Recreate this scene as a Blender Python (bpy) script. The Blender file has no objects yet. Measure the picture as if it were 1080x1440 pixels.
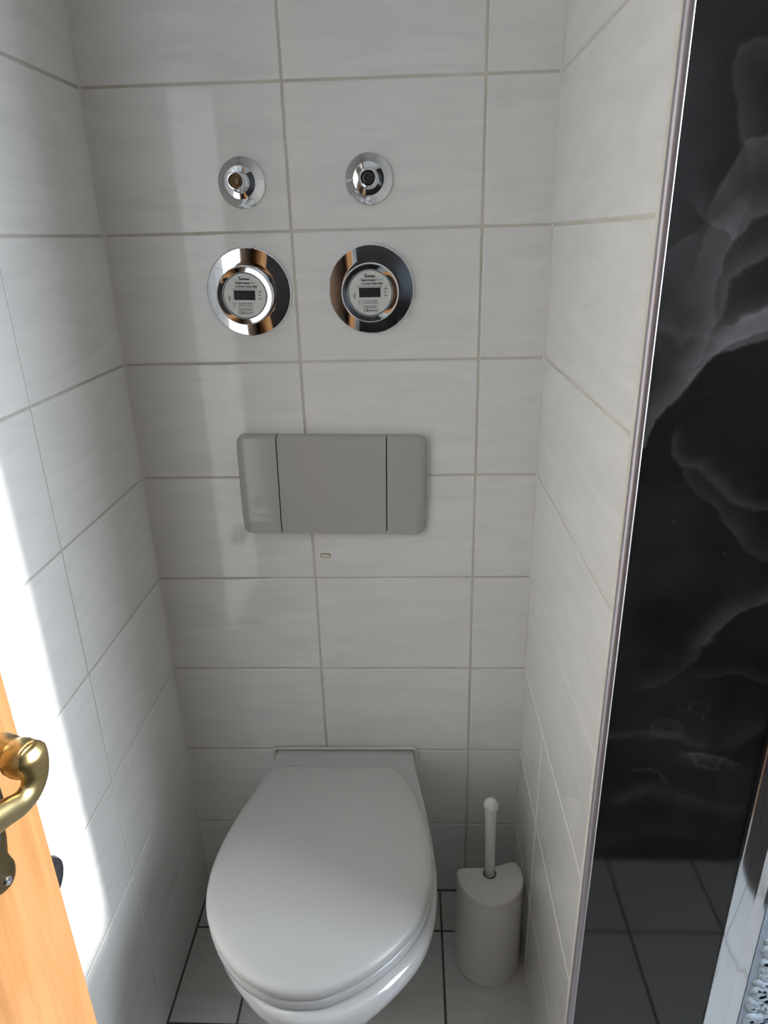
import bpy, bmesh, math, random
import numpy as np
from mathutils import Vector, Matrix
random.seed(4)
C = bpy.context.scene.collection
S = bpy.context.scene

# ------------------------------------------------------------------ camera
F_PX = 965.33
PITCH, YAW, ROLL = .3808, -.0458, -.0258
CAM = Vector((.1835, -1.1384, 1.3882))
fw = Vector((math.sin(YAW)*math.cos(PITCH), math.cos(YAW)*math.cos(PITCH), -math.sin(PITCH)))
rt = Vector((math.cos(YAW), -math.sin(YAW), 0))
up = rt.cross(fw)
R2 = math.cos(ROLL)*rt + math.sin(ROLL)*up
U2 = -math.sin(ROLL)*rt + math.cos(ROLL)*up
cd = bpy.data.cameras.new('camera')
cam = bpy.data.objects.new('camera', cd); C.objects.link(cam)
cd.sensor_fit = 'HORIZONTAL'; cd.sensor_width = 36; cd.lens = 36*F_PX/1080
cd.clip_start = .02
cam.matrix_world = Matrix(((R2.x, U2.x, -fw.x, CAM.x), (R2.y, U2.y, -fw.y, CAM.y), (R2.z, U2.z, -fw.z, CAM.z), (0, 0, 0, 1)))
S.camera = cam

# ------------------------------------------------------------------ light
w = bpy.data.worlds.new('world'); S.world = w; w.use_nodes = True
nt = w.node_tree; bg = nt.nodes['Background']
bg.inputs['Color'].default_value = (.80, .89, 1.0, 1); bg.inputs['Strength'].default_value = 7.6
SUN_EL = math.radians(15)
sd = bpy.data.lights.new('sun', 'SUN'); sun = bpy.data.objects.new('sun', sd); C.objects.link(sun)
sd.energy = 3.3; sd.angle = math.radians(3.0); sd.color = (.97, .98, 1.0)
sdir = Vector((-1, .13, -math.tan(SUN_EL))).normalized()
sun.rotation_euler = sdir.to_track_quat('-Z', 'Y').to_euler(); sun.location = (3, -1, 3)
pd = bpy.data.lights.new('window_portal', 'AREA'); po = bpy.data.objects.new('window_portal', pd); C.objects.link(po)
WY0, WY1, WZ0, WZ1 = -1.12, -.60, .86, 2.22; WX = 1.45
pd.shape = 'RECTANGLE'; pd.size = WY1-WY0; pd.size_y = WZ1-WZ0
po.location = (WX+.02, (WY0+WY1)/2, (WZ0+WZ1)/2); po.rotation_euler = (math.pi/2, 0, math.pi/2); pd.cycles.is_portal = True
S.view_settings.view_transform = 'Standard'; S.view_settings.look = 'None'
S.view_settings.exposure = 1.22; S.view_settings.gamma = 1; S.view_settings.use_curve_mapping = False

# ------------------------------------------------------------------ helpers
def tag(o, label=None, cat=None, group=None, kind=None):
    if label: o['label'] = label
    if cat: o['category'] = cat
    if group: o['group'] = group
    if kind: o['kind'] = kind
    return o
def obj(name, me, mat=None, parent=None, loc=None):
    if isinstance(me, bmesh.types.BMesh):
        m = bpy.data.meshes.new(name); bmesh.ops.recalc_face_normals(me, faces=me.faces); me.to_mesh(m); me.free(); me = m
    o = bpy.data.objects.new(name, me); C.objects.link(o)
    if mat: me.materials.clear(); me.materials.append(mat)
    if parent: o.parent = parent
    if loc: o.location = loc
    return o
def empty(name, loc, label, cat, group=None, rot=(0, 0, 0)):
    o = bpy.data.objects.new(name, None); C.objects.link(o); o.location = loc; o.rotation_euler = rot
    o.empty_display_size = .05
    return tag(o, label, cat, group)
def smooth(o, ang=40):
    for p in o.data.polygons: p.use_smooth = True
    o.data.set_sharp_from_angle(angle=math.radians(ang))
    return o
def box(x0, x1, y0, y1, z0, z1, bev=0, seg=1, bm=None):
    b = bm or bmesh.new()
    r = bmesh.ops.create_cube(b, size=1)
    for v in r['verts']:
        v.co = Vector(((x0+x1)/2+v.co.x*(x1-x0), (y0+y1)/2+v.co.y*(y1-y0), (z0+z1)/2+v.co.z*(z1-z0)))
    if bev:
        es = list({e for v in r['verts'] for e in v.link_edges})
        bmesh.ops.bevel(b, geom=es, offset=bev, segments=seg, affect='EDGES', profile=.5)
    return b
def lathe(prof, n=64, axis='Y', ox=0, oz=0, bm=None):
    """prof: list of (radius, out); out is along -Y (towards the viewer) for axis Y, +Z for axis Z"""
    b = bm or bmesh.new(); rings = []
    for r, h in prof:
        ring = []
        if r < 1e-6:
            ring = [b.verts.new((ox, -h, oz) if axis == 'Y' else (ox, oz, h))]
        else:
            for i in range(n):
                a = 2*math.pi*i/n
                ring.append(b.verts.new((ox+r*math.cos(a), -h, oz+r*math.sin(a)) if axis == 'Y' else (ox+r*math.cos(a), oz+r*math.sin(a), h)))
        rings.append(ring)
    for A, B in zip(rings, rings[1:]):
        if len(A) == 1 and len(B) == 1: continue
        for i in range(n):
            j = (i+1) % n
            if len(A) == 1: b.faces.new((A[0], B[i], B[j]))
            elif len(B) == 1: b.faces.new((A[i], A[j], B[0]))
            else: b.faces.new((A[i], A[j], B[j], B[i]))
    return b
def loft(rings, cap0=True, cap1=True):
    b = bmesh.new(); R = [[b.verts.new(p) for p in ring] for ring in rings]; n = len(R[0])
    for A, B in zip(R, R[1:]):
        for i in range(n):
            j = (i+1) % n; b.faces.new((A[i], A[j], B[j], B[i]))
    if cap0: b.faces.new(R[0][::-1])
    if cap1 == 2:
        c = b.verts.new(sum((v.co for v in R[-1]), Vector())/n)
        for i in range(n): b.faces.new((R[-1][i], R[-1][(i+1) % n], c))
    elif cap1: b.faces.new(R[-1])
    return b
def tube(path, radii, n=20, flat=None, fixed=None):
    """tube along a path; flat = per-point (a,b) ellipse factors"""
    P = [Vector(p) for p in path]; rings = []
    ref = Vector((0, 0, 1))
    for i, p in enumerate(P):
        t = (P[min(i+1, len(P)-1)]-P[max(i-1, 0)]).normalized()
        s = t.cross(ref)
        if s.length < .05: s = t.cross(Vector((1, 0, 0)))
        if fixed: s = fixed.copy()
        s.normalize(); q = s.cross(t)
        fa, fb = flat[i] if flat else (1, 1)
        rings.append([p+s*radii[i]*fa*math.cos(2*math.pi*k/n)+q*radii[i]*fb*math.sin(2*math.pi*k/n) for k in range(n)])
    return loft(rings)
def catmull(pts, per, closed=True):
    n = len(pts); out = []
    rng = range(n) if closed else range(n-1)
    for i in rng:
        g = (lambda k: Vector(pts[k % n])) if closed else (lambda k: Vector(pts[max(0, min(n-1, k))]))
        a, b, c, d = g(i-1), g(i), g(i+1), g(i+2)
        for k in range(per):
            t = k/per
            out.append(.5*((2*b)+(c-a)*t+(2*a-5*b+4*c-d)*t*t+(3*b-a-3*c+d)*t**3))
    if not closed: out.append(Vector(pts[-1]))
    return out
def ray(x, y):
    return fw+R2*(x-540)/F_PX-U2*(y-720)/F_PX
def on_y(x, y, yy):
    d = ray(x, y); p = CAM+d*((yy-CAM.y)/d.y); return p.x, p.z

# ------------------------------------------------------------------ materials
def mat(name, col, rough=.4, metal=0, spec=.5, **k):
    m = bpy.data.materials.new(name); m.use_nodes = True; b = m.node_tree.nodes['Principled BSDF']
    b.inputs['Base Color'].default_value = (*col, 1); b.inputs['Roughness'].default_value = rough
    b.inputs['Metallic'].default_value = metal; b.inputs['Specular IOR Level'].default_value = spec
    for a, v in k.items(): b.inputs[a].default_value = v
    return m
def nodes(m): return m.node_tree.nodes, m.node_tree.links, m.node_tree.nodes['Principled BSDF']
def ramp(N, stops):
    r = N.new('ShaderNodeValToRGB'); e = r.color_ramp.elements
    while len(e) < len(stops): e.new(.5)
    for x, (p, c) in zip(e, stops): x.position = p; x.color = (*c, 1)
    return r
def coords(N, L, scale=(1, 1, 1), rnd=0, rot=(0, 0, 0)):
    t = N.new('ShaderNodeTexCoord'); mp = N.new('ShaderNodeMapping'); mp.inputs['Scale'].default_value = scale; mp.inputs['Rotation'].default_value = rot
    src = t.outputs['Object']
    if rnd:
        oi = N.new('ShaderNodeObjectInfo'); mu = N.new('ShaderNodeMath'); mu.operation = 'MULTIPLY'; mu.inputs[1].default_value = rnd
        L.new(oi.outputs['Random'], mu.inputs[0]); ad = N.new('ShaderNodeVectorMath'); ad.operation = 'ADD'
        L.new(src, ad.inputs[0]); L.new(mu.outputs[0], ad.inputs[1]); src = ad.outputs[0]
    L.new(src, mp.inputs[0]); return mp.outputs[0]
def noise(N, L, vec, scale, detail=4, rough=.5, dist=0):
    n = N.new('ShaderNodeTexNoise'); n.inputs['Scale'].default_value = scale; n.inputs['Detail'].default_value = detail
    n.inputs['Roughness'].default_value = rough; n.inputs['Distortion'].default_value = dist; L.new(vec, n.inputs['Vector']); return n.outputs['Fac']
def bump(N, L, b, fac, strength, dist=.001):
    u = N.new('ShaderNodeBump'); u.inputs['Strength'].default_value = strength; u.inputs['Distance'].default_value = dist
    L.new(fac, u.inputs['Height']); L.new(u.outputs[0], b.inputs['Normal'])

def tile_mat(name, base, vein, rough, rot, bstr=.25):
    m = mat(name, base, rough); N, L, b = nodes(m)
    v = coords(N, L, (3.2, 16, 9), 17.0, rot)
    f = noise(N, L, v, 1.6, 5, .6, 1.2)
    r = ramp(N, [(.33, vein), (.52, base), (.7, tuple(min(1, c*1.04) for c in base))]); L.new(f, r.inputs[0])
    L.new(r.outputs[0], b.inputs['Base Color'])
    v2 = coords(N, L, (1, 1, 1), 3.0)
    bump(N, L, b, noise(N, L, v2, 14, 2, .4), bstr, .0012)
    return m
M_wall = tile_mat('glazed_wall_tile', (.82, .81, .78), (.775, .77, .74), .05, (0, 0, .55), .12)
M_wall_side = tile_mat('glazed_side_tile', (.82, .81, .78), (.775, .77, .74), .05, (0, 0, -.5), .12)
M_floor_t = tile_mat('floor_tile_glaze', (.72, .71, .68), (.66, .65, .62), .35, (0, 0, .5), .4)
def grout_mat(name, a, c):
    m = mat(name, a, .85, spec=.2); N, L, b = nodes(m); v = coords(N, L)
    r = ramp(N, [(.35, a), (.65, c)]); L.new(noise(N, L, v, 7, 5, .65), r.inputs[0]); L.new(r.outputs[0], b.inputs['Base Color']); return m
M_grout = grout_mat('beige_grout', (.54, .50, .41), (.66, .63, .56))
M_grout_l = grout_mat('grey_grout', (.50, .48, .43), (.58, .56, .52))
M_grout_r = grout_mat('cream_grout', (.58, .54, .45), (.66, .64, .58))
M_grout_f = grout_mat('dark_floor_grout', (.09, .08, .07), (.18, .165, .15))
M_caulk = grout_mat('cream_sealant', (.66, .63, .56), (.74, .72, .66))
M_paint = mat('white_paint', (.78, .78, .76), .8)
M_black_wall = mat('dark_unseen_surface', (.035, .030, .028), .2)  # unseen room walls coloured dark so the chrome has something dark to mirror
M_chrome = mat('chrome', (.80, .81, .83), .04, 1)
M_alu = mat('polished_aluminium', (.50, .47, .50), .5, 1)
M_alu2 = mat('bright_aluminium', (.86, .90, .94), .07, 1)
M_dark = mat('dark_bore', (.07, .068, .065), .3, .6)
M_brown = mat('brown_bore', (.16, .10, .045), .35, .6)
M_plate = mat('grey_plastic', (.46, .447, .42), .15)
M_gap = mat('black_gap', (.01, .01, .01), .7)
M_ceramic = mat('white_ceramic', (.60, .60, .59), .10); M_ceramic.node_tree.nodes['Principled BSDF'].inputs['Coat Weight'].default_value = .4
M_flange = M_ceramic
M_lid = mat('seat_plastic', (.53, .525, .51), .34)
M_seat = mat('seat_plastic_ring', (.55, .548, .54), .22)
M_brush = mat('white_brush_plastic', (.72, .70, .66), .38)
M_stick = mat('white_stick_plastic', (.70, .69, .65), .25)
M_dial = mat('dial_print_card', (.66, .68, .64), .35)
M_ink = mat('black_ink', (.02, .022, .025), .6)
M_lcd = mat('lcd_glass', (.035, .035, .04), .12)
M_rubber = mat('black_rubber', (.015, .016, .02), .35)
M_cab = mat('dark_brown_cabinet', (.045, .028, .022), .3)
M_brass = mat('brass', (.60, .45, .20), .30, 1)
M_brass_d = mat('aged_brass', (.17, .135, .07), .38, 1)
for m_, s_ in ((M_brass, 60), (M_brass_d, 40)):
    N, L, b = nodes(m_); v = coords(N, L); bump(N, L, b, noise(N, L, v, s_, 3), .12, .002)
N, L, b = nodes(M_brass); v = coords(N, L)
r = ramp(N, [(.35, (.56, .42, .19)), (.6, (.68, .54, .28))]); L.new(noise(N, L, v, 28, 4), r.inputs[0]); L.new(r.outputs[0], b.inputs['Base Color'])

M_wood = mat('orange_pine', (.62, .30, .10), .42); N, L, b = nodes(M_wood)
v = coords(N, L, (30, 30, 2.2)); f1 = noise(N, L, v, 2.2, 6, .6, .9)
v = coords(N, L, (160, 160, 7)); f2 = noise(N, L, v, 2.0, 3, .7)
mx = N.new('ShaderNodeMath'); mx.operation = 'MULTIPLY_ADD'; mx.inputs[1].default_value = .35; L.new(f2, mx.inputs[0]); L.new(f1, mx.inputs[2])
r = ramp(N, [(.42, (.30, .13, .04)), (.62, (.37, .175, .062)), (.82, (.42, .21, .08))]); L.new(mx.outputs[0], r.inputs[0]); L.new(r.outputs[0], b.inputs['Base Color'])
bump(N, L, b, mx.outputs[0], .15, .0008)

M_marble = mat('black_marble_laminate', (.01, .01, .01), .055, spec=.5); N, L, b = nodes(M_marble)
at = N.new('ShaderNodeVertexColor'); at.layer_name = 'marble'; L.new(at.outputs[0], b.inputs['Base Color'])

M_acryl = bpy.data.materials.new('clear_ribbed_acrylic'); M_acryl.use_nodes = True; N, L, b = nodes(M_acryl)
b.inputs['Base Color'].default_value = (.68, .82, .96, 1); b.inputs['Roughness'].default_value = .12
b.inputs['Transmission Weight'].default_value = .25; b.inputs['IOR'].default_value = 1.45
M_glass = bpy.data.materials.new('window_glass'); M_glass.use_nodes = True; N = M_glass.node_tree.nodes; L = M_glass.node_tree.links
N.remove(N['Principled BSDF']); tr = N.new('ShaderNodeBsdfTransparent'); gl = N.new('ShaderNodeBsdfGlossy'); gl.inputs['Roughness'].default_value = .02
ms = N.new('ShaderNodeMixShader'); ms.inputs[0].default_value = .06; L.new(tr.outputs[0], ms.inputs[1]); L.new(gl.outputs[0], ms.inputs[2]); L.new(ms.outputs[0], N['Material Output'].inputs[0])

# ------------------------------------------------------------------ room shell
XL, XR, XW = -.296, .399, WX
YB, YF, H = 0.0, -2.2, 2.4
TT = .004          # how far tile faces stand proud of the grout
def struct(name, bm, m): return tag(obj(name, bm, m), kind='structure')
wall_back = struct('wall_back', box(XL-.12, XW+.1, TT*.45, .12, 0, H), M_grout)
wall_left = struct('wall_left', box(XL-.1, XL-TT*.45, YF, TT*.45, 0, H), M_grout_l)
wall_right = struct('wall_right', box(XR+TT*.45, .58, -.4868, TT*.45, 0, H), M_grout_r)
floor = struct('floor', box(XL-.1, XW+.1, YF-.1, .12, -.1, -.0018), M_grout_f)
ceiling = struct('ceiling', box(XL-.1, XW+.1, YF-.1, .12, H, H+.1), M_paint)
wall_front = struct('wall_front', box(XL-.1, XW+.1, YF-.1, YF, 0, H), M_black_wall)
b = box(XW, XW+.1, YF-.1, .12, 0, WZ0)
box(XW, XW+.1, YF-.1, .12, WZ1, H, bm=b); box(XW, XW+.1, YF-.1, WY0, WZ0, WZ1, bm=b); box(XW, XW+.1, WY1, .12, WZ0, WZ1, bm=b)
struct('wall_outer', b, M_black_wall)
# window in the outer wall
b = bmesh.new(); fwid = .04
box(XW+.03, XW+.08, WY0, WY1, WZ0, WZ0+fwid, bm=b); box(XW+.03, XW+.08, WY0, WY1, WZ1-fwid, WZ1, bm=b)
box(XW+.03, XW+.08, WY0, WY0+fwid, WZ0+fwid, WZ1-fwid, bm=b); box(XW+.03, XW+.08, WY1-.012, WY1, WZ0+fwid, WZ1-fwid, bm=b)
win = struct('window_1', b, M_paint)
obj('window_pane', box(XW+.052, XW+.056, WY0+fwid, WY1-.012, WZ0+fwid, WZ1-fwid), M_glass, win)

_cache = {}
def tile_mesh(wd, ht, key):
    k = (round(wd, 4), round(ht, 4), key)
    if k in _cache: return _cache[k]
    b = box(-wd/2, wd/2, -ht/2, ht/2, -.006, 0)
    top = [e for e in b.edges if all(abs(v.co.z) < 1e-6 for v in e.verts)]
    bmesh.ops.bevel(b, geom=top, offset=.0012, segments=1, affect='EDGES')
    me = bpy.data.meshes.new('tile'); bmesh.ops.recalc_face_normals(b, faces=b.faces); b.to_mesh(me); b.free(); _cache[k] = me; return me
def lay(parent, us, vs, place, m, gap=.0036, tilt=.0022, key='w'):
    """us, vs: joint positions; place(u, v) -> matrix whose local xy is the tile face"""
    for u0, u1 in zip(us, us[1:]):
        for v0, v1 in zip(vs, vs[1:]):
            me = tile_mesh(u1-u0-gap, v1-v0-gap, key)
            if not me.materials: me.materials.append(m)
            o = bpy.data.objects.new('tile', me); C.objects.link(o); o.parent = parent
            o.matrix_world = place((u0+u1)/2, (v0+v1)/2) @ Matrix.Rotation(random.gauss(0, tilt), 4, 'X') @ Matrix.Rotation(random.gauss(0, tilt), 4, 'Y') @ Matrix.Translation((0, 0, random.uniform(-.0004, 0)))
rows = [i*.2 for i in range(13)]
def basis(x, y, z, loc): return Matrix(((x[0], y[0], z[0], loc[0]), (x[1], y[1], z[1], loc[1]), (x[2], y[2], z[2], loc[2]), (0, 0, 0, 1)))
lay(wall_back, [XL-.0012, 0, .293, XR+.0012], rows, lambda u, v: basis((1, 0, 0), (0, 0, 1), (0, -1, 0), (u, 0, v)), M_wall, key='b')
lay(wall_back, [.58, .87, 1.16, XW], rows, lambda u, v: basis((1, 0, 0), (0, 0, 1), (0, -1, 0), (u, 0, v)), M_wall, key='b')
lay(wall_left, sorted([.0012, -.304, -.604, -.904, -1.204, -1.504, -1.804, -2.104]), rows, lambda u, v: basis((0, 1, 0), (0, 0, 1), (1, 0, 0), (XL, u, v)), M_wall_side, key='l')
lay(wall_right, [-.474, -.190, .0012], rows[:4], lambda u, v: basis((0, -1, 0), (0, 0, 1), (-1, 0, 0), (XR, u, v)), M_wall_side, key='r', tilt=.0012)
lay(wall_right, [-.474, .0012], rows[3:], lambda u, v: basis((0, -1, 0), (0, 0, 1), (-1, 0, 0), (XR, u, v)), M_wall_side, key='r', tilt=.0012)
fx = [XL, -.162, .0375, .237, .4365, .636, .8345, 1.033, 1.232, 1.431]
fy = sorted([0, -.099, -.297, -.496, -.695, -.894, -1.093, -1.292, -1.491, -1.69, -1.889, -2.088])
lay(floor, fx, fy, lambda u, v: basis((1, 0, 0), (0, 1, 0), (0, 0, 1), (u, v, 0)), M_floor_t, gap=.0045, tilt=.0006, key='f')
# sealant where the niche's right wall meets the corner profile
for k_, x_ in enumerate((XL, XR)):
    sx_ = 1 if x_ < 0 else -1
    struct('trim_%d' % (k_+3), loft([[Vector((x_-sx_*.002, .002, z)), Vector((x_+sx_*.0022, .002, z)), Vector((x_+sx_*.0022, -.0004, z)), Vector((x_+sx_*.0004, -.0022, z)), Vector((x_-sx_*.002, -.0022, z))] for z in (0, H)]), M_caulk)
struct('trim_2', box(XR-.0015, XR+.006, -.4835, -.4745, 0, H, .0015, 2), M_caulk)
# corner profile: polished aluminium, rounded nose and a thin bright lip
b = bmesh.new()
prof = [(.3984, -.4832), (.3978, -.4850), (.3976, -.4885), (.3985, -.4912), (.4005, -.4928), (.4036, -.4934), (.4036, -.487), (.405, -.4832)]
tr1 = struct('trim_1', loft([[Vector((x, y, z)) for x, y in prof] for z in (0, H)]), M_alu); smooth(tr1, 50)
b = loft([[Vector((x, y, z)) for x, y in [(.4034, -.4900), (.4034, -.4940), (.4039, -.4946), (.4044, -.4940), (.4044, -.4900)]] for z in (0, H)])
lip = obj('bright_lip', b, mat('satin_lip', (.80, .78, .80), .5, 1), tr1); smooth(lip)

# ------------------------------------------------------------------ black marble panel
PX0, PX1, PY = .4045, .584, -.493
def vnoise(x, y, seed):
    rs = np.random.RandomState(seed); g = rs.rand(256, 256)
    xi = np.floor(x).astype(int); yi = np.floor(y).astype(int); fx_ = x-xi; fy_ = y-yi
    fx_ = fx_*fx_*(3-2*fx_); fy_ = fy_*fy_*(3-2*fy_)
    a = g[xi % 256, yi % 256]; b_ = g[(xi+1) % 256, yi % 256]; c = g[xi % 256, (yi+1) % 256]; d = g[(xi+1) % 256, (yi+1) % 256]
    return (a*(1-fx_)+b_*fx_)*(1-fy_)+(c*(1-fx_)+d*fx_)*fy_
def fbm(x, y, s, seed, oc=5):
    o = 0; a = .5
    for i in range(oc): o = o+a*vnoise(x*s, y*s, seed+i); s *= 2; a *= .5
    return o
step = .0022
nx = int((PX1-PX0)/step)+1; nz = int(H/step)+1
gx, gz = np.meshgrid(np.linspace(PX0, PX1, nx), np.linspace(0, H, nz))
wx = gx+(fbm(gx, gz, 26, 1)-.5)*.014+(fbm(gx, gz, 110, 3, 4)-.5)*.004; wz = gz+(fbm(gx, gz, 26, 9)-.5)*.014+(fbm(gx, gz, 110, 13, 4)-.5)*.004
def z7(x, y): return on_y(780+x/3.2, y/3.2, PY)
def z8(x, y): return on_y(840+x/3.2, 450+y/3.2, PY)
def z6(x, y): return on_y(800+x/2.667, 900+y/2.667, PY)
# (points, width on the left side of travel, width on the right side, strength)
VE = [
 ([z7(1100, 150), z7(960, 180), z7(820, 220), z7(792, 330), z7(820, 470), z7(858, 635)], .016, .003, .040),
 ([z7(1100, 560), z7(960, 615), z7(870, 640), z7(800, 760), z7(740, 860), z7(700, 930), z7(682, 1000)], .030, .0025, .050),
 ([z7(640, 960), z7(690, 1010), z7(760, 1040), z7(800, 1085), z7(880, 1000), z7(960, 965), z7(1100, 900)], .012, .003, .060),
 ([z7(690, 1005), z7(600, 1070), z7(500, 1140)], .030, .004, .030),
 ([z7(800, 1085), z7(765, 1160), z7(740, 1250), z7(700, 1340), z7(720, 1440), z8(480, 120)], .003, .020, .050),
 ([z7(1100, 1050), z7(960, 1150), z7(850, 1210), z7(780, 1280), z7(735, 1440)], .004, .010, .060),
 ([z7(1100, 1330), z7(960, 1390), z7(900, 1420), z7(850, 1440)], .010, .006, .14),
 ([z8(900, -60), z8(768, 40), z8(600, 105), z8(540, 140), z8(460, 215), z8(380, 300), z8(310, 380), z8(250, 450), z8(212, 560)], .0025, .012, .11),
 ([z8(900, 40), z8(768, 75), z8(660, 110), z8(560, 150)], .002, .024, .085),
 ([z8(280, 30), z8(370, 90), z8(440, 70), z8(540, 100)], .010, .006, .035),
 ([z8(350, 520), z8(360, 590), z8(390, 645), z8(460, 660), z8(530, 725), z8(590, 800), z8(690, 850), z8(800, 845)], .006, .003, .040),
 ([z8(400, 690), z8(480, 800), z8(540, 860), z8(600, 950), z8(680, 1040), z8(800, 1090)], .018, .003, .026),
 ([z8(480, 1460), z8(520, 1410), z8(600, 1340), z8(700, 1280), z8(850, 1230)], .012, .004, .060),
 ([z8(270, 60), z8(300, 190), z8(250, 330)], .030, .030, .018),
 ([z6(160, 360), z6(280, 345), z6(400, 352), z6(500, 395)], .008, .008, .035),
 ([z6(455, 420), z6(510, 435), z6(560, 445), z6(615, 458)], .0012, .006, .09),
 ([z6(455, 422), z6(480, 470), z6(550, 492), z6(565, 450)], .003, .002, .06),
 ([z6(240, 490), z6(300, 488), z6(340, 500), z6(370, 540)], .004, .004, .03),
 ([z6(200, 590), z6(300, 560), z6(450, 590), z6(630, 640)], .012, .012, .032),
 ([z6(100, 760), z6(250, 700), z6(450, 720), z6(620, 790)], .020, .030, .018),
 ([z6(500, 140), z6(600, 125), z6(720, 160)], .006, .003, .03),
 ([z6(300, 180), z6(380, 140), z6(470, 70), z6(540, 0)], .006, .003, .03),
 ([z6(600, 400), z6(700, 350), z6(760, 320)], .02, .01, .035),
]
def circ(cx, cy, rx, ry, k=12): return [z6(cx+rx*math.cos(2*math.pi*i/k), cy+ry*math.sin(2*math.pi*i/k)) for i in range(k+1)]
VE += [(circ(370, 325, 55, 34), .0016, .0016, .030), (circ(370, 325, 30, 18), .005, .005, .018), (circ(500, 252, 38, 24), .0012, .0012, .026), (circ(440, 245, 26, 20), .003, .003, .015),
       (circ(412, 1180, 14, 14), .004, .004, .018), (circ(246, 1384, 10, 12), .003, .003, .025), (circ(205, 1390, 10, 22), .003, .003, .016)]
val = .006+.016*np.clip(fbm(wx, wz, 9, 31)-.42, 0, 1)*2
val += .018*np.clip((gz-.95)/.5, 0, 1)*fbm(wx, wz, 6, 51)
for vi, (pts, wl, wr, amp) in enumerate(VE):
    if vi >= 14: amp *= .62; wl *= 1.5; wr *= 1.5
    best = np.full(gx.shape, 9.); side = np.zeros(gx.shape)
    for (ax, az), (bx_, bz) in zip(pts, pts[1:]):
        dx, dz = bx_-ax, bz-az; l2 = dx*dx+dz*dz+1e-12
        t = np.clip(((wx-ax)*dx+(wz-az)*dz)/l2, 0, 1); ex = wx-(ax+t*dx); ez = wz-(az+t*dz)
        dd = np.hypot(ex, ez); s_ = dx*ez-dz*ex; m_ = dd < best; best = np.where(m_, dd, best); side = np.where(m_, s_, side)
    wdt = np.where(side > 0, wl, wr)
    soft = max(wl, wr); hard = min(wl, wr)
    q_ = np.where(wdt > hard*1.5, np.exp(-(best/(soft*1.1))**1.5), np.exp(-(best/(hard*.55))**2))
    val += amp*.50*q_*np.clip(.35+1.1*fbm(wx, wz, 30, 71), 0, 2)+amp*.22*np.exp(-(best/.0018)**2)*np.clip(2.4*fbm(gx, gz, 45, 91)-.6, 0, 2)
rs = np.random.RandomState(5)                                       # sparse bright specks of the print
for _ in range(45):
    k = rs.randint(0, nz-1); j = rs.randint(0, nx-1); val[k, j] += rs.uniform(.005, .03)
val = np.clip(val, 0, .5)
verts = np.stack([gx, np.full(gx.shape, PY-.001), gz], -1).reshape(-1, 3)
idx = np.arange(nx*nz).reshape(nz, nx)
fc = np.stack([idx[:-1, :-1], idx[:-1, 1:], idx[1:, 1:], idx[1:, :-1]], -1).reshape(-1, 4)
me = bpy.data.meshes.new('marble_face'); me.vertices.add(len(verts)); me.vertices.foreach_set('co', verts.ravel())
me.loops.add(fc.size); me.loops.foreach_set('vertex_index', fc.ravel()); me.polygons.add(len(fc)); me.polygons.foreach_set('loop_start', np.arange(0, fc.size, 4))
me.update(calc_edges=True)
ca = me.color_attributes.new('marble', 'FLOAT_COLOR', 'POINT')
cv = np.stack([val*1.02, val*.99, val*1.0, np.ones_like(val)], -1).reshape(-1); ca.data.foreach_set('color', cv)
panel = empty('marble_panel', (.5, PY, 0), 'glossy black marble-look wall panel with grey veins beside the toilet niche', 'wall panel')
def par(o, p): o.parent = p; o.matrix_parent_inverse = Matrix.Translation(p.location).inverted() if p.rotation_euler.z == 0 else p.matrix_basis.inverted(); return o
par(obj('veined_face', me, M_marble), panel)
par(obj('core_board', box(PX0, PX1, PY, -.4872, 0, H), M_black_wall), panel)

# ------------------------------------------------------------------ shower screen at the right edge
scr = empty('shower_screen', (.62, -.505, 0), 'shower screen with polished metal upright and drop-textured clear pane at the right edge', 'shower screen')
b = loft([[Vector((x, y, z)) for x, y in [(.5848, -.490), (.5848, -.4958), (.5862, -.4972), (.6100, -.4972), (.6120, -.4980), (.6180, -.5060), (.6215, -.5068), (.6225, -.5045), (.6225, -.490)]] for z in (.0, 2.0)])
o = obj('metal_upright', b, M_alu2); smooth(o, 30); par(o, scr)
b = box(.5838, .5848, -.4966, -.490, 0, 2.0)
par(obj('bright_edge', b, M_chrome), scr)
par(obj('clear_pane', box(.6227, 1.40, -.508, -.502, .03, 1.97), M_acryl), scr)
b = bmesh.new(); rr = random.Random(8)
for k in range(900):
    x = rr.uniform(.640, 1.38); z = rr.uniform(.05, 1.9)
    if k < 420: x = rr.uniform(.636, .69); z = rr.uniform(.25, .85)
    a = rr.uniform(.006, .0105); c = a*rr.uniform(.9, 1.5); th = rr.uniform(0, 3.14); n = 10; prev = None
    for f_, h_ in ((1, 0), (.82, .0016), (.45, .0028)):
        ring = []
        for i in range(n):
            t = 2*math.pi*i/n; ux, uz = a*f_*math.cos(t), c*f_*math.sin(t)
            ring.append(b.verts.new((x+ux*math.cos(th)-uz*math.sin(th), -.508-h_, z+ux*math.sin(th)+uz*math.cos(th))))
        if prev:
            for i in range(n): b.faces.new((prev[i], prev[(i+1) % n], ring[(i+1) % n], ring[i]))
        prev = ring
    b.faces.new(prev)
o = obj('drop_relief', b, mat('drop_acrylic', (.72, .86, .98), .45, 0, .25)); smooth(o, 80); o['kind'] = 'stuff'; par(o, scr)
# low shower tray behind the screen
tray = empty('shower_tray', (1.0, -.25, 0), 'white shower tray behind the drop-textured screen', 'shower tray')
par(obj('tray_basin', box(.630, XW-.002, -.490, -.006, .0, .10, .012, 2), M_ceramic), tray)

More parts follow.
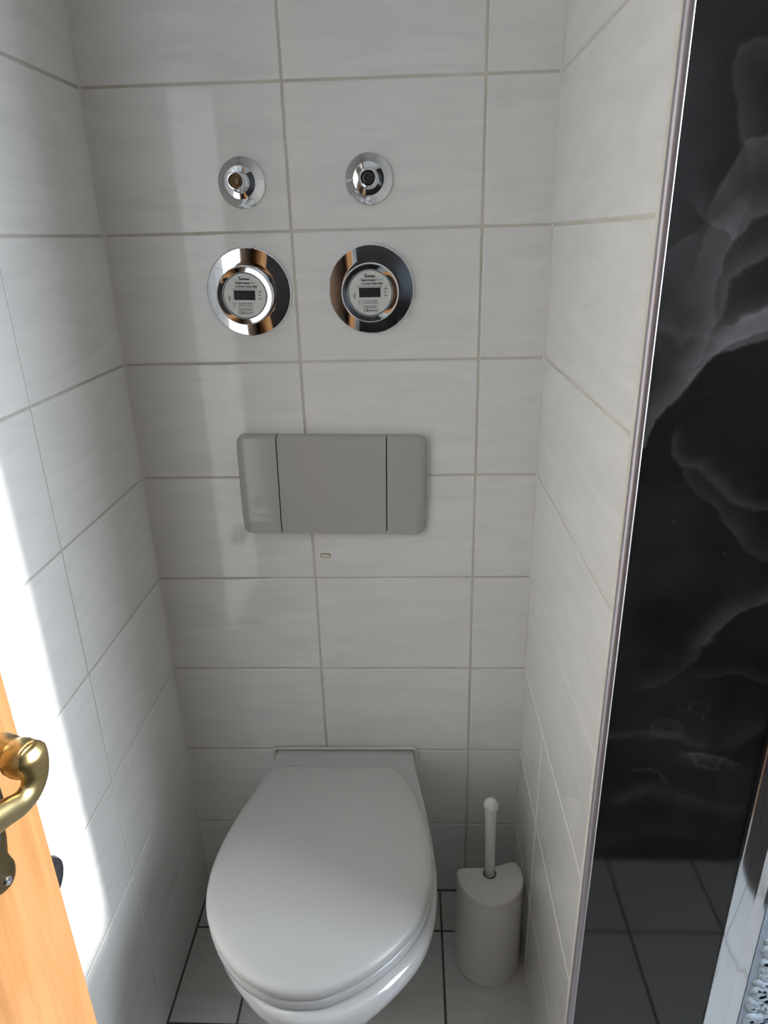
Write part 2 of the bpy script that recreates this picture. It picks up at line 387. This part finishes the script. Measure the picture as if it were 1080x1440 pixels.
# ------------------------------------------------------------------ cut-off valves
def valve(x, z, label, stub_len, bore):
    t = empty('wall_valve', (x, 0, z), label, 'valve', 'chrome water valves above the meters')
    o = obj('rosette', lathe([(.0, .000), (.0355, .000), (.0358, .0022), (.0347, .0036), (.031, .0056), (.0235, .0125), (.0228, .0132), (.0205, .0138), (.0150, .0150), (.0125, .0205), (0, .0208)], 72), M_chrome, t); smooth(o, 30)
    o = obj('stub', lathe([(.0125, .0195), (.0125, .026), (.0116, .028), (.0116, stub_len), (.0110, stub_len+.0013), (.0098, stub_len+.0015), (.0092, stub_len-.001), (.0092, stub_len-.010), (0, stub_len-.010)], 48), M_chrome, t); smooth(o, 30)
    u = obj('bore', lathe([(.0091, stub_len-.009), (.0088, stub_len-.0015), (.0060, stub_len-.0005), (.0045, stub_len-.002), (0, stub_len-.0025)], 32), bore, o); smooth(u, 30)
    return t
valve(-.0705, 1.469, 'left chrome valve rosette with a long stub and brown bore', .044, M_brown)
valve(.1218, 1.4692, 'right chrome valve rosette with a short stub and dark grey bore', .030, M_dark)

# ------------------------------------------------------------------ water meters
def text_mesh(lines):
    """lines: (string, size, x, z, bold shear, align) -> one flat mesh facing -Y"""
    bm = bmesh.new()
    for s, size, x, z, off, al in lines:
        cu = bpy.data.curves.new('t', 'FONT'); cu.body = s; cu.size = size; cu.align_x = al; cu.align_y = 'CENTER'; cu.offset = off*size; cu.extrude = 0; cu.resolution_u = 2
        ob = bpy.data.objects.new('t', cu); C.objects.link(ob)
        dg = bpy.context.evaluated_depsgraph_get(); m = bpy.data.meshes.new_from_object(ob.evaluated_get(dg))
        n0 = len(bm.verts); bm.from_mesh(m); bm.verts.ensure_lookup_table()
        for v in bm.verts[n0:]: v.co = Vector((x+v.co.x, 0, z+v.co.y))
        bpy.data.objects.remove(ob); bpy.data.curves.remove(cu); bpy.data.meshes.remove(m)
    return bm
def meter(x, z, label, serial, roll):
    t = empty('water_meter', (x, 0, z), label, 'water meter', 'round chrome water meters', rot=(0, roll, 0))
    o = obj('cover_ring', lathe([(.044, 0), (.0672, 0), (.0678, .0015), (.0672, .0032), (.0660, .0040), (.0472, .0068), (.0450, .0070), (.0400, .0070)], 128), M_chrome, t); smooth(o, 25)
    OUT, DZ = .009, -.0026
    o = obj('inner_ring', lathe([(.0440, .0050), (.0440, .0255+OUT), (.0435, .0266+OUT), (.0428, .0270+OUT), (.0420, .0281+OUT), (.0408, .0279+OUT), (.0350, .0266+OUT), (.0340, .0246+OUT), (.0335, .0200+OUT), (.0325, .0195+OUT)], 96, oz=DZ), M_chrome, t); smooth(o, 25)
    d = obj('dial', lathe([(.0332, .019), (.0332, .0236), (.0327, .0244), (0, .0244)], 96), M_dial, t); d.location = (0, -OUT, DZ); smooth(d, 25)
    Y = -.0246
    o = obj('display', box(-.0172, .0160, Y-.0002, Y+.0006, -.0064, .0078), M_lcd, d)
    L_ = [('S', .0080, -.0066, .0250, .02, 'CENTER'), ('ontex', .0056, .0018, .0246, .03, 'CENTER'),
          ('Superaqua 1', .0054, -.0006, .0190, .02, 'CENTER'), ('— i', .0042, .0160, .0192, .01, 'CENTER'),
          (serial, .0040, .0030, .0134, .02, 'CENTER'), ('Tmax 90°C  PN16  MAP 12  Qn 1,5 m³/h  IP65', .00205, -.0005, .0098, .01, 'CENTER'),
          ('Kalt', .0032, .0235, .0062, .02, 'CENTER'), ('m³', .0040, .0233, .0012, .02, 'CENTER'), ('Kalt', .0032, .0235, -.0040, .02, 'CENTER'),
          ('Fab', .0026, -.0240, -.0010, .02, 'CENTER'), ('X', .0046, -.0243, -.0046, .05, 'CENTER'), ('8', .0030, -.0243, -.0082, .02, 'CENTER'),
          ('10-13', .0026, -.0165, -.0112, .01, 'CENTER'), ('CH', .0028, -.0172, -.0144, .01, 'CENTER'), ('A', .0022, -.0172, -.0172, .01, 'CENTER'),
          ('DE-10-MI001-PTB004', .00245, .0000, -.0116, .015, 'CENTER'), ('R-80H R-40V L=80 mm', .00245, .0000, -.0148, .015, 'CENTER'),
          ('SONTEX 2605 CORSO', .0022, -.0004, -.0196, .015, 'CENTER'), ('868.95 MHz 3V BATT', .0022, -.0004, -.0221, .015, 'CENTER'),
          ('C', .0052, -.0090, -.0262, .02, 'CENTER'), ('€', .0052, -.0048, -.0262, .02, 'CENTER'), ('M10 0102', .0030, .0042, -.0262, .02, 'CENTER')]
    b = text_mesh(L_)
    for v in b.verts: v.co.y = Y-.0003
    obj('print', b, M_ink, d)
    return t
meter(-.0743, 1.3115, 'left round water meter in chrome ring under the long valve stub', '8 SON01 5284 3008', math.radians(2))
meter(.1203, 1.3115, 'right round water meter in chrome ring under the short valve stub', '8 SON01 5202 9982', math.radians(0))

# ------------------------------------------------------------------ flush plate
fp = empty('flush_plate', (.0425, 0, .986), 'wide grey plastic flush plate on the tiled wall above the toilet', 'flush plate', rot=(0, math.radians(1.1), 0))
# side profile (out, z) of the front face: slanting foot, flat face, rounded top
SP = [(.000, -.0905), (.008, -.0915), (.0135, -.0900), (.0185, -.0670), (.0188, -.0660), (.0200, .0820), (.0190, .0870), (.0150, .0905), (.000, .0915)]
def panelpiece(name, x0, x1, rl, rr_, m=M_plate):
    xs = []
    n = 7; rad = .016
    def col(x, dz):   # ring at x, shrunk vertically by dz, and slightly back
        k = 1-dz/.0915; back = dz*.9
        return [Vector((x, -max(0, a-back*(a > 0)), z*k)) for a, z in SP]
    cols = []
    if rl:
        for i in range(n):
            t = math.pi/2*i/(n-1); cols.append(col(x0+rad*(1-math.sin(t))*1.0 if False else x0+rad*(1-math.cos(t)), rad*(1-math.sin(t))))
    else: cols += [col(x0, .0006), col(x0+.0006, 0)]
    if rr_:
        for i in range(n):
            t = math.pi/2*(n-1-i)/(n-1); cols.append(col(x1-rad*(1-math.cos(t)), rad*(1-math.sin(t))))
    else: cols += [col(x1-.0006, 0), col(x1, .0006)]
    b = bmesh.new(); V = [[b.verts.new(p) for p in c] for c in cols]
    for A, B in zip(V, V[1:]):
        for i in range(len(SP)-1): b.faces.new((A[i], A[i+1], B[i+1], B[i]))
    b.faces.new(V[0][::-1]); b.faces.new(V[-1])
    o = obj(name, b, m, fp); smooth(o, 28); return o
panelpiece('side_panel', -.1640, -.0935, True, False)
panelpiece('flush_button', -.0917, .0945, False, False)
panelpiece('side_panel', .0963, .1640, False, True)
obj('back_frame', box(-.158, .158, -.011, 0, -.085, .085), M_gap, fp)
b = text_mesh([('GEBERIT', .0085, -.128, -.0535, .0, 'CENTER')])
for v in b.verts: v.co.y = -.0192
obj('embossed_logo', b, mat('logo_plastic', (.50, .49, .465), .3), fp)

# small oval tile plug below the plate
plug = empty('tile_plug', (.0217, 0, .847), 'tiny cream oval plug in the wall just below the flush plate', 'plug', rot=(0, math.radians(3), 0))
def stadium(hw, r, out, n=10):
    pts = []
    for i in range(n+1): a = -math.pi/2+math.pi*i/n; pts.append(Vector((hw-r+r*math.cos(a), -out, r*math.sin(a))))
    for i in range(n+1): a = math.pi/2+math.pi*i/n; pts.append(Vector((-hw+r+r*math.cos(a), -out, r*math.sin(a))))
    return pts
obj('rim', loft([stadium(.0098, .0042, 0), stadium(.0098, .0042, .001), stadium(.0090, .0034, .0013), stadium(.0080, .0025, .0012)]), mat('tan_rim', (.40, .27, .12), .5), plug)
obj('face', loft([stadium(.0082, .0027, .0005), stadium(.0080, .0026, .0020)]), M_caulk, plug)

# ------------------------------------------------------------------ toilet
toilet = empty('toilet', (.038, -.25, 0), 'white wall-hung toilet with closed oval lid under the flush plate', 'toilet')
half = [(.1435, -.002), (.1475, -.05), (.1560, -.10), (.1650, -.155), (.1735, -.22), (.1785, -.275), (.1795, -.315), (.1750, -.37), (.1590, -.422), (.1350, -.4585), (.1042, -.4915), (.0740, -.5160), (.0400, -.5330), (0, -.5395)]
def bowl_ring(z, sx, sf, grow=0):
    pts = [(.038+(x+grow)*sx, y*sf if y < -.01 else y, z) for x, y in half] + [(.038-(x+grow)*sx, y*sf if y < -.01 else y, z) for x, y in half[-2::-1]]
    n = len(pts); out = []
    seg = catmull([(p[0], p[1], z) for p in pts], 4, closed=False)
    return seg
def bscale(z, sx, sf, g=0): return bowl_ring(z, sx, sf, g)
rings = [bscale(.055, .42, .40), bscale(.07, .52, .50), bscale(.13, .60, .62), bscale(.20, .70, .76), bscale(.27, .82, .87), bscale(.33, .93, .955), bscale(.365, .985, .992), bscale(.380, 1, 1), bscale(.392, .998, .998), bscale(.399, .985, .990), bscale(.402, .960, .975)]
o = obj('bowl', loft(rings), M_ceramic); smooth(o, 60); par(o, toilet)
lidp = [(-.0990, -.0990), (-.0900, -.0900), (-.0539, -.0865), (.0100, -.0860), (.0797, -.0862), (.1350, -.0880), (.1461, -.0920), (.1560, -.1010), (.1696, -.1260), (.1891, -.1771), (.2046, -.232), (.2104, -.3073), (.2060, -.3568), (.1920, -.4021), (.1670, -.4409), (.1356, -.4733), (.1067, -.4951), (.0719, -.5133), (.0443, -.5219), (.0011, -.5224), (-.0374, -.5107), (-.0719, -.4907), (-.1019, -.4611), (-.1277, -.424), (-.1440, -.3851), (-.1504, -.3478), (-.1502, -.2922), (-.1364, -.2185), (-.1141, -.1459)]
LO = catmull([(x, y, 0) for x, y in lidp], 5); LC = Vector((.03, -.31, 0))
# one light pass of smoothing
LO = [(LO[i-2]+LO[i-1]*2+LO[i]*3+LO[(i+1) % len(LO)]*2+LO[(i+2) % len(LO)])/9 for i in range(len(LO))]
def lr(z, inset, dx=0):
    out = []
    n = len(LO)
    for i, p in enumerate(LO):
        t = (LO[(i+1) % n]-LO[i-1]).normalized(); nrm = Vector((t.y, -t.x, 0))
        if nrm.dot(LC-p) < 0: nrm = -nrm
        if inset <= .014: q = p+nrm*inset
        else: q = p+nrm*.014; q = LC+(q-LC)*(1-(inset-.014)/.17)
        out.append(Vector((q.x+dx, q.y, z)))
    return out
o = obj('lid', loft([lr(.4235, .006), lr(.4235, .001), lr(.4255, 0), lr(.4300, -.0003), lr(.4345, .0006), lr(.4380, .0030), lr(.4405, .0075), lr(.4422, .014), lr(.4434, .028), lr(.4440, .07), lr(.4442, .14)], cap1=2), M_lid); smooth(o, 60); par(o, toilet)
o = obj('seat', loft([lr(.4030, .005, .0015), lr(.4035, .002, .0015), lr(.4060, -.0002, .0015), lr(.4130, -.0008, .0015), lr(.4190, .0002, .0015), lr(.4220, .0025, .0015), lr(.4225, .008, .0015)]), M_seat); smooth(o, 60); par(o, toilet)
for xx in (-.045, .105):
    o = obj('hinge', lathe([(0, .400), (.009, .400), (.009, .424), (0, .424)], 20, 'Z', xx, -.093), M_lid); par(o, toilet)
bead = catmull([(-.110, -.0045, .33), (-.1085, -.0045, .395), (-.104, -.0045, .4055), (.0, -.0045, .4068), (.16, -.0045, .4078), (.178, -.0045, .4065), (.1835, -.0045, .398), (.1850, -.0045, .33)], 6, closed=False)
o = obj('sealant_bead', tube(bead, [.0034]*len(bead), 10), M_caulk); smooth(o); par(o, toilet)

# ------------------------------------------------------------------ toilet brush in its holder
BX, BY = .3270, -.1530
bh = empty('brush_holder', (BX, BY, 0), 'white plastic D-shaped toilet brush holder on the floor beside the toilet', 'brush holder', rot=(0, 0, math.radians(8)))
def dring(z, r, k=1.0, notch=.006, back=.022):
    pts = []
    for i in range(29):
        a = math.pi+math.pi*i/28; pts.append(Vector((r*math.cos(a), r*math.sin(a)*k, z)))
    pts += [Vector((r*.985, back*.5, z)), Vector((r*.93, back, z)), Vector((r*.80, back+.002, z)), Vector((r*.4, back-notch*.5, z)), Vector((.0, back-notch, z)), Vector((-r*.4, back-notch*.5, z)), Vector((-r*.85, back, z)), Vector((-r*.95, back*.9, z)), Vector((-r, back*.5, z))]
    return pts
def hole(z, r, like):
    return [Vector((r*math.cos(math.atan2(p.y-.004, p.x)), .004+r*math.sin(math.atan2(p.y-.004, p.x)), z)) for p in like]
o = obj('body', loft([dring(.0, .0640), dring(.002, .0662), dring(.007, .0666), dring(.0090, .0660), dring(.011, .0650), dring(.12, .0640), dring(.214, .0632), dring(.2147, .0622), dring(.2147, .0610), dring(.012, .0610), dring(.006, .060)]), M_brush, bh); smooth(o, 35)
dl = dring(.2150, .0620, back=.021)
b = loft([hole(.2150, .0112, dl), dl, dring(.2165, .0640), dring(.2195, .0645), dring(.2250, .0640), dring(.2275, .0625), dring(.2285, .0600), hole(.2286, .0125, dl), hole(.2270, .0112, dl), hole(.2150, .0112, dl)], False, False)
bmesh.ops.remove_doubles(b, verts=b.verts, dist=1e-5)
o = obj('top_cover', b, M_brush, bh); smooth(o, 35)
o = obj('handle_socket', lathe([(.0113, .2260), (.0113, .2290), (.0128, .2292), (.0130, .2286), (.0122, .2284)], 36, 'Z', 0, .004), mat('dark_socket', (.10, .085, .05), .6), bh)  # dark collar ring around the base of the stick
tb = empty('toilet_brush', (BX, BY+.004, .2), 'white toilet brush with ball-ended stick standing in the holder', 'toilet brush', rot=(0, math.radians(-1), 0))
P = [(.0, -.18), (.008, -.178), (.0102, -.15), (.0102, -.09), (.0095, -.075), (.0088, -.07), (.0088, .026), (.0094, .028), (.0094, .060), (.0096, .100), (.0100, .150), (.0104, .186), (.0104, .189), (.0085, .191)]
o = obj('brush_head', lathe(P[:5]+[(0, -.075)], 32, 'Z'), M_stick, tb); smooth(o)
o = obj('stick', lathe([(0, -.074)]+P[5:]+[(0, .191)], 40, 'Z'), M_stick, tb); smooth(o, 40)
R_ = .0138; zc = .2015
o = obj('ball_knob', lathe([(0, zc-R_)]+[(R_*math.sin(math.pi*i/20), zc-R_*math.cos(math.pi*i/20)) for i in range(1, 20)]+[(0, zc+R_)], 40, 'Z'), M_stick, tb); smooth(o, 80)

# ------------------------------------------------------------------ wooden door at the lower left
TH = math.radians(18)
door = empty('door_1', (-.079, -.78, 0), 'orange wooden door standing open at the lower left', 'door', rot=(0, 0, -TH)); del door['category']; del door['label']; door['kind'] = 'structure'
# local frame: y = towards the free edge (0 at the edge, negative to the hinges), x = out of the visible face
o = obj('door_leaf', box(-.040, 0, -.72, 0, .008, 2.0, .0016, 2), M_wood, door)
# plate outline (y, z) about the spindle line y = -.040
pc = -.040
half_p = [(0, .9925), (.0060, .9940), (.0100, .9995), (.0112, 1.0070), (.0098, 1.0130), (.0085, 1.0180), (.0100, 1.0250), (.0112, 1.0320), (.0120, 1.0420), (.0160, 1.0500), (.0165, 1.0650), (.0150, 1.0780), (.0140, 1.0950), (.0165, 1.1120), (.0155, 1.1300), (.0110, 1.1450), (.0100, 1.1600), (.0120, 1.1720), (.0100, 1.1860), (0, 1.1960)]
ol = [(a, z) for a, z in half_p]+[(-a, z) for a, z in half_p[-2:0:-1]]
ol = catmull([(a, z, 0) for a, z in ol], 4)
def pring(x, k): return [Vector((x, pc+p.x*k, 1.088+(p.y-1.088)*(1-(1-k)*.12))) for p in ol]
handle = None
plate_o = obj('lock_plate', loft([pring(-.001, 1), pring(.0025, 1), pring(.0048, .90), pring(.0060, .66), pring(.0064, .3)]), M_brass_d, door); smooth(plate_o, 50)
o = obj('keyhole', lathe([(0, -.0066), (.0034, -.0068), (.0036, -.0060)], 20), M_gap, plate_o); o.rotation_euler = (0, 0, math.radians(-90)); o.location = (0, pc+.001, 1.036)
o.location = (0.0, pc+.002, 1.036)
o = obj('screw', lathe([(.0030, -.004), (.0030, .0012), (.0024, .0020), (.0008, .0021), (.0006, .0015), (0, .0015)], 20), M_chrome, plate_o); o.rotation_euler = (0, 0, math.radians(90)); o.location = (.0058, pc+.001, 1.0015)
# lever: turned neck, round elbow boss, flat curved grip running back towards the hinges
lv = obj('lever_neck', lathe([(0, .003), (.0125, .003), (.0128, .008), (.0095, .012), (.0078, .018), (.0082, .026), (.0100, .034), (.0098, .040), (.0082, .046), (.0088, .052), (.0100, .055), (0, .055)], 36), M_brass, door)
lv.rotation_euler = (0, 0, math.radians(90)); lv.location = (0, -.0370, 1.1150); smooth(lv, 50)
o = obj('elbow_boss', lathe([(0, .040), (.0090, .041), (.0112, .0445), (.0118, .049), (.0112, .054), (.0100, .0565), (0, .0570)], 40), M_brass, door)
o.rotation_euler = (0, 0, math.radians(90)); o.location = (0, -.0375, 1.1135); smooth(o, 50)
grip = [(.0545, -.0375, 1.1225), (.0550, -.0370, 1.1170), (.0555, -.0365, 1.1090), (.0560, -.0380, 1.1015), (.0562, -.0430, 1.0960), (.0565, -.0510, 1.0945), (.0570, -.0620, 1.0975), (.0575, -.0800, 1.1010), (.0575, -.1000, 1.1030), (.0575, -.1200, 1.1020), (.0570, -.1350, 1.0990), (.0560, -.1400, 1.0985)]
gr_ = [.0070, .0108, .0100, .0086, .0080, .0080, .0086, .0100, .0110, .0110, .0095, .0050]
gp = catmull(grip, 5, closed=False); rad = [p.x for p in catmull([(r_, 0, 0) for r_ in gr_], 5, closed=False)]
o = obj('lever_grip', tube(gp, rad, 24, [(.62, 1.0)]*len(gp), Vector((1, 0, 0))), M_brass, door); smooth(o, 60)

# black round buffer on the left wall behind the door's free edge
bf = empty('wall_buffer', (XL, -.534, .658), 'dark round wall buffer peeking out behind the edge of the wooden door', 'door stop')
o = obj('rubber_cap', lathe([(0, 0), (.022, 0), (.022, .010), (.027, .014), (.028, .024), (.025, .030), (.018, .033), (0, .034)], 40), M_rubber, bf); o.rotation_euler = (0, 0, math.radians(90)); smooth(o, 35)

# dark cabinet mirrored in the marble panel and the metal upright
cb = empty('bathroom_cabinet', (.85, -1.30, 0), 'dark brown bathroom cabinet mirrored in the marble panel', 'cabinet')
for nm, args in (('carcass', (.42, 1.28, -1.50, -1.09, .0, .80, .004, 2)), ('cabinet_door', (.425, .848, -1.09, -1.072, .01, .79, .003, 2)), ('cabinet_door', (.852, 1.275, -1.09, -1.072, .01, .79, .003, 2))):
    par(obj(nm, box(*args), M_cab), cb)
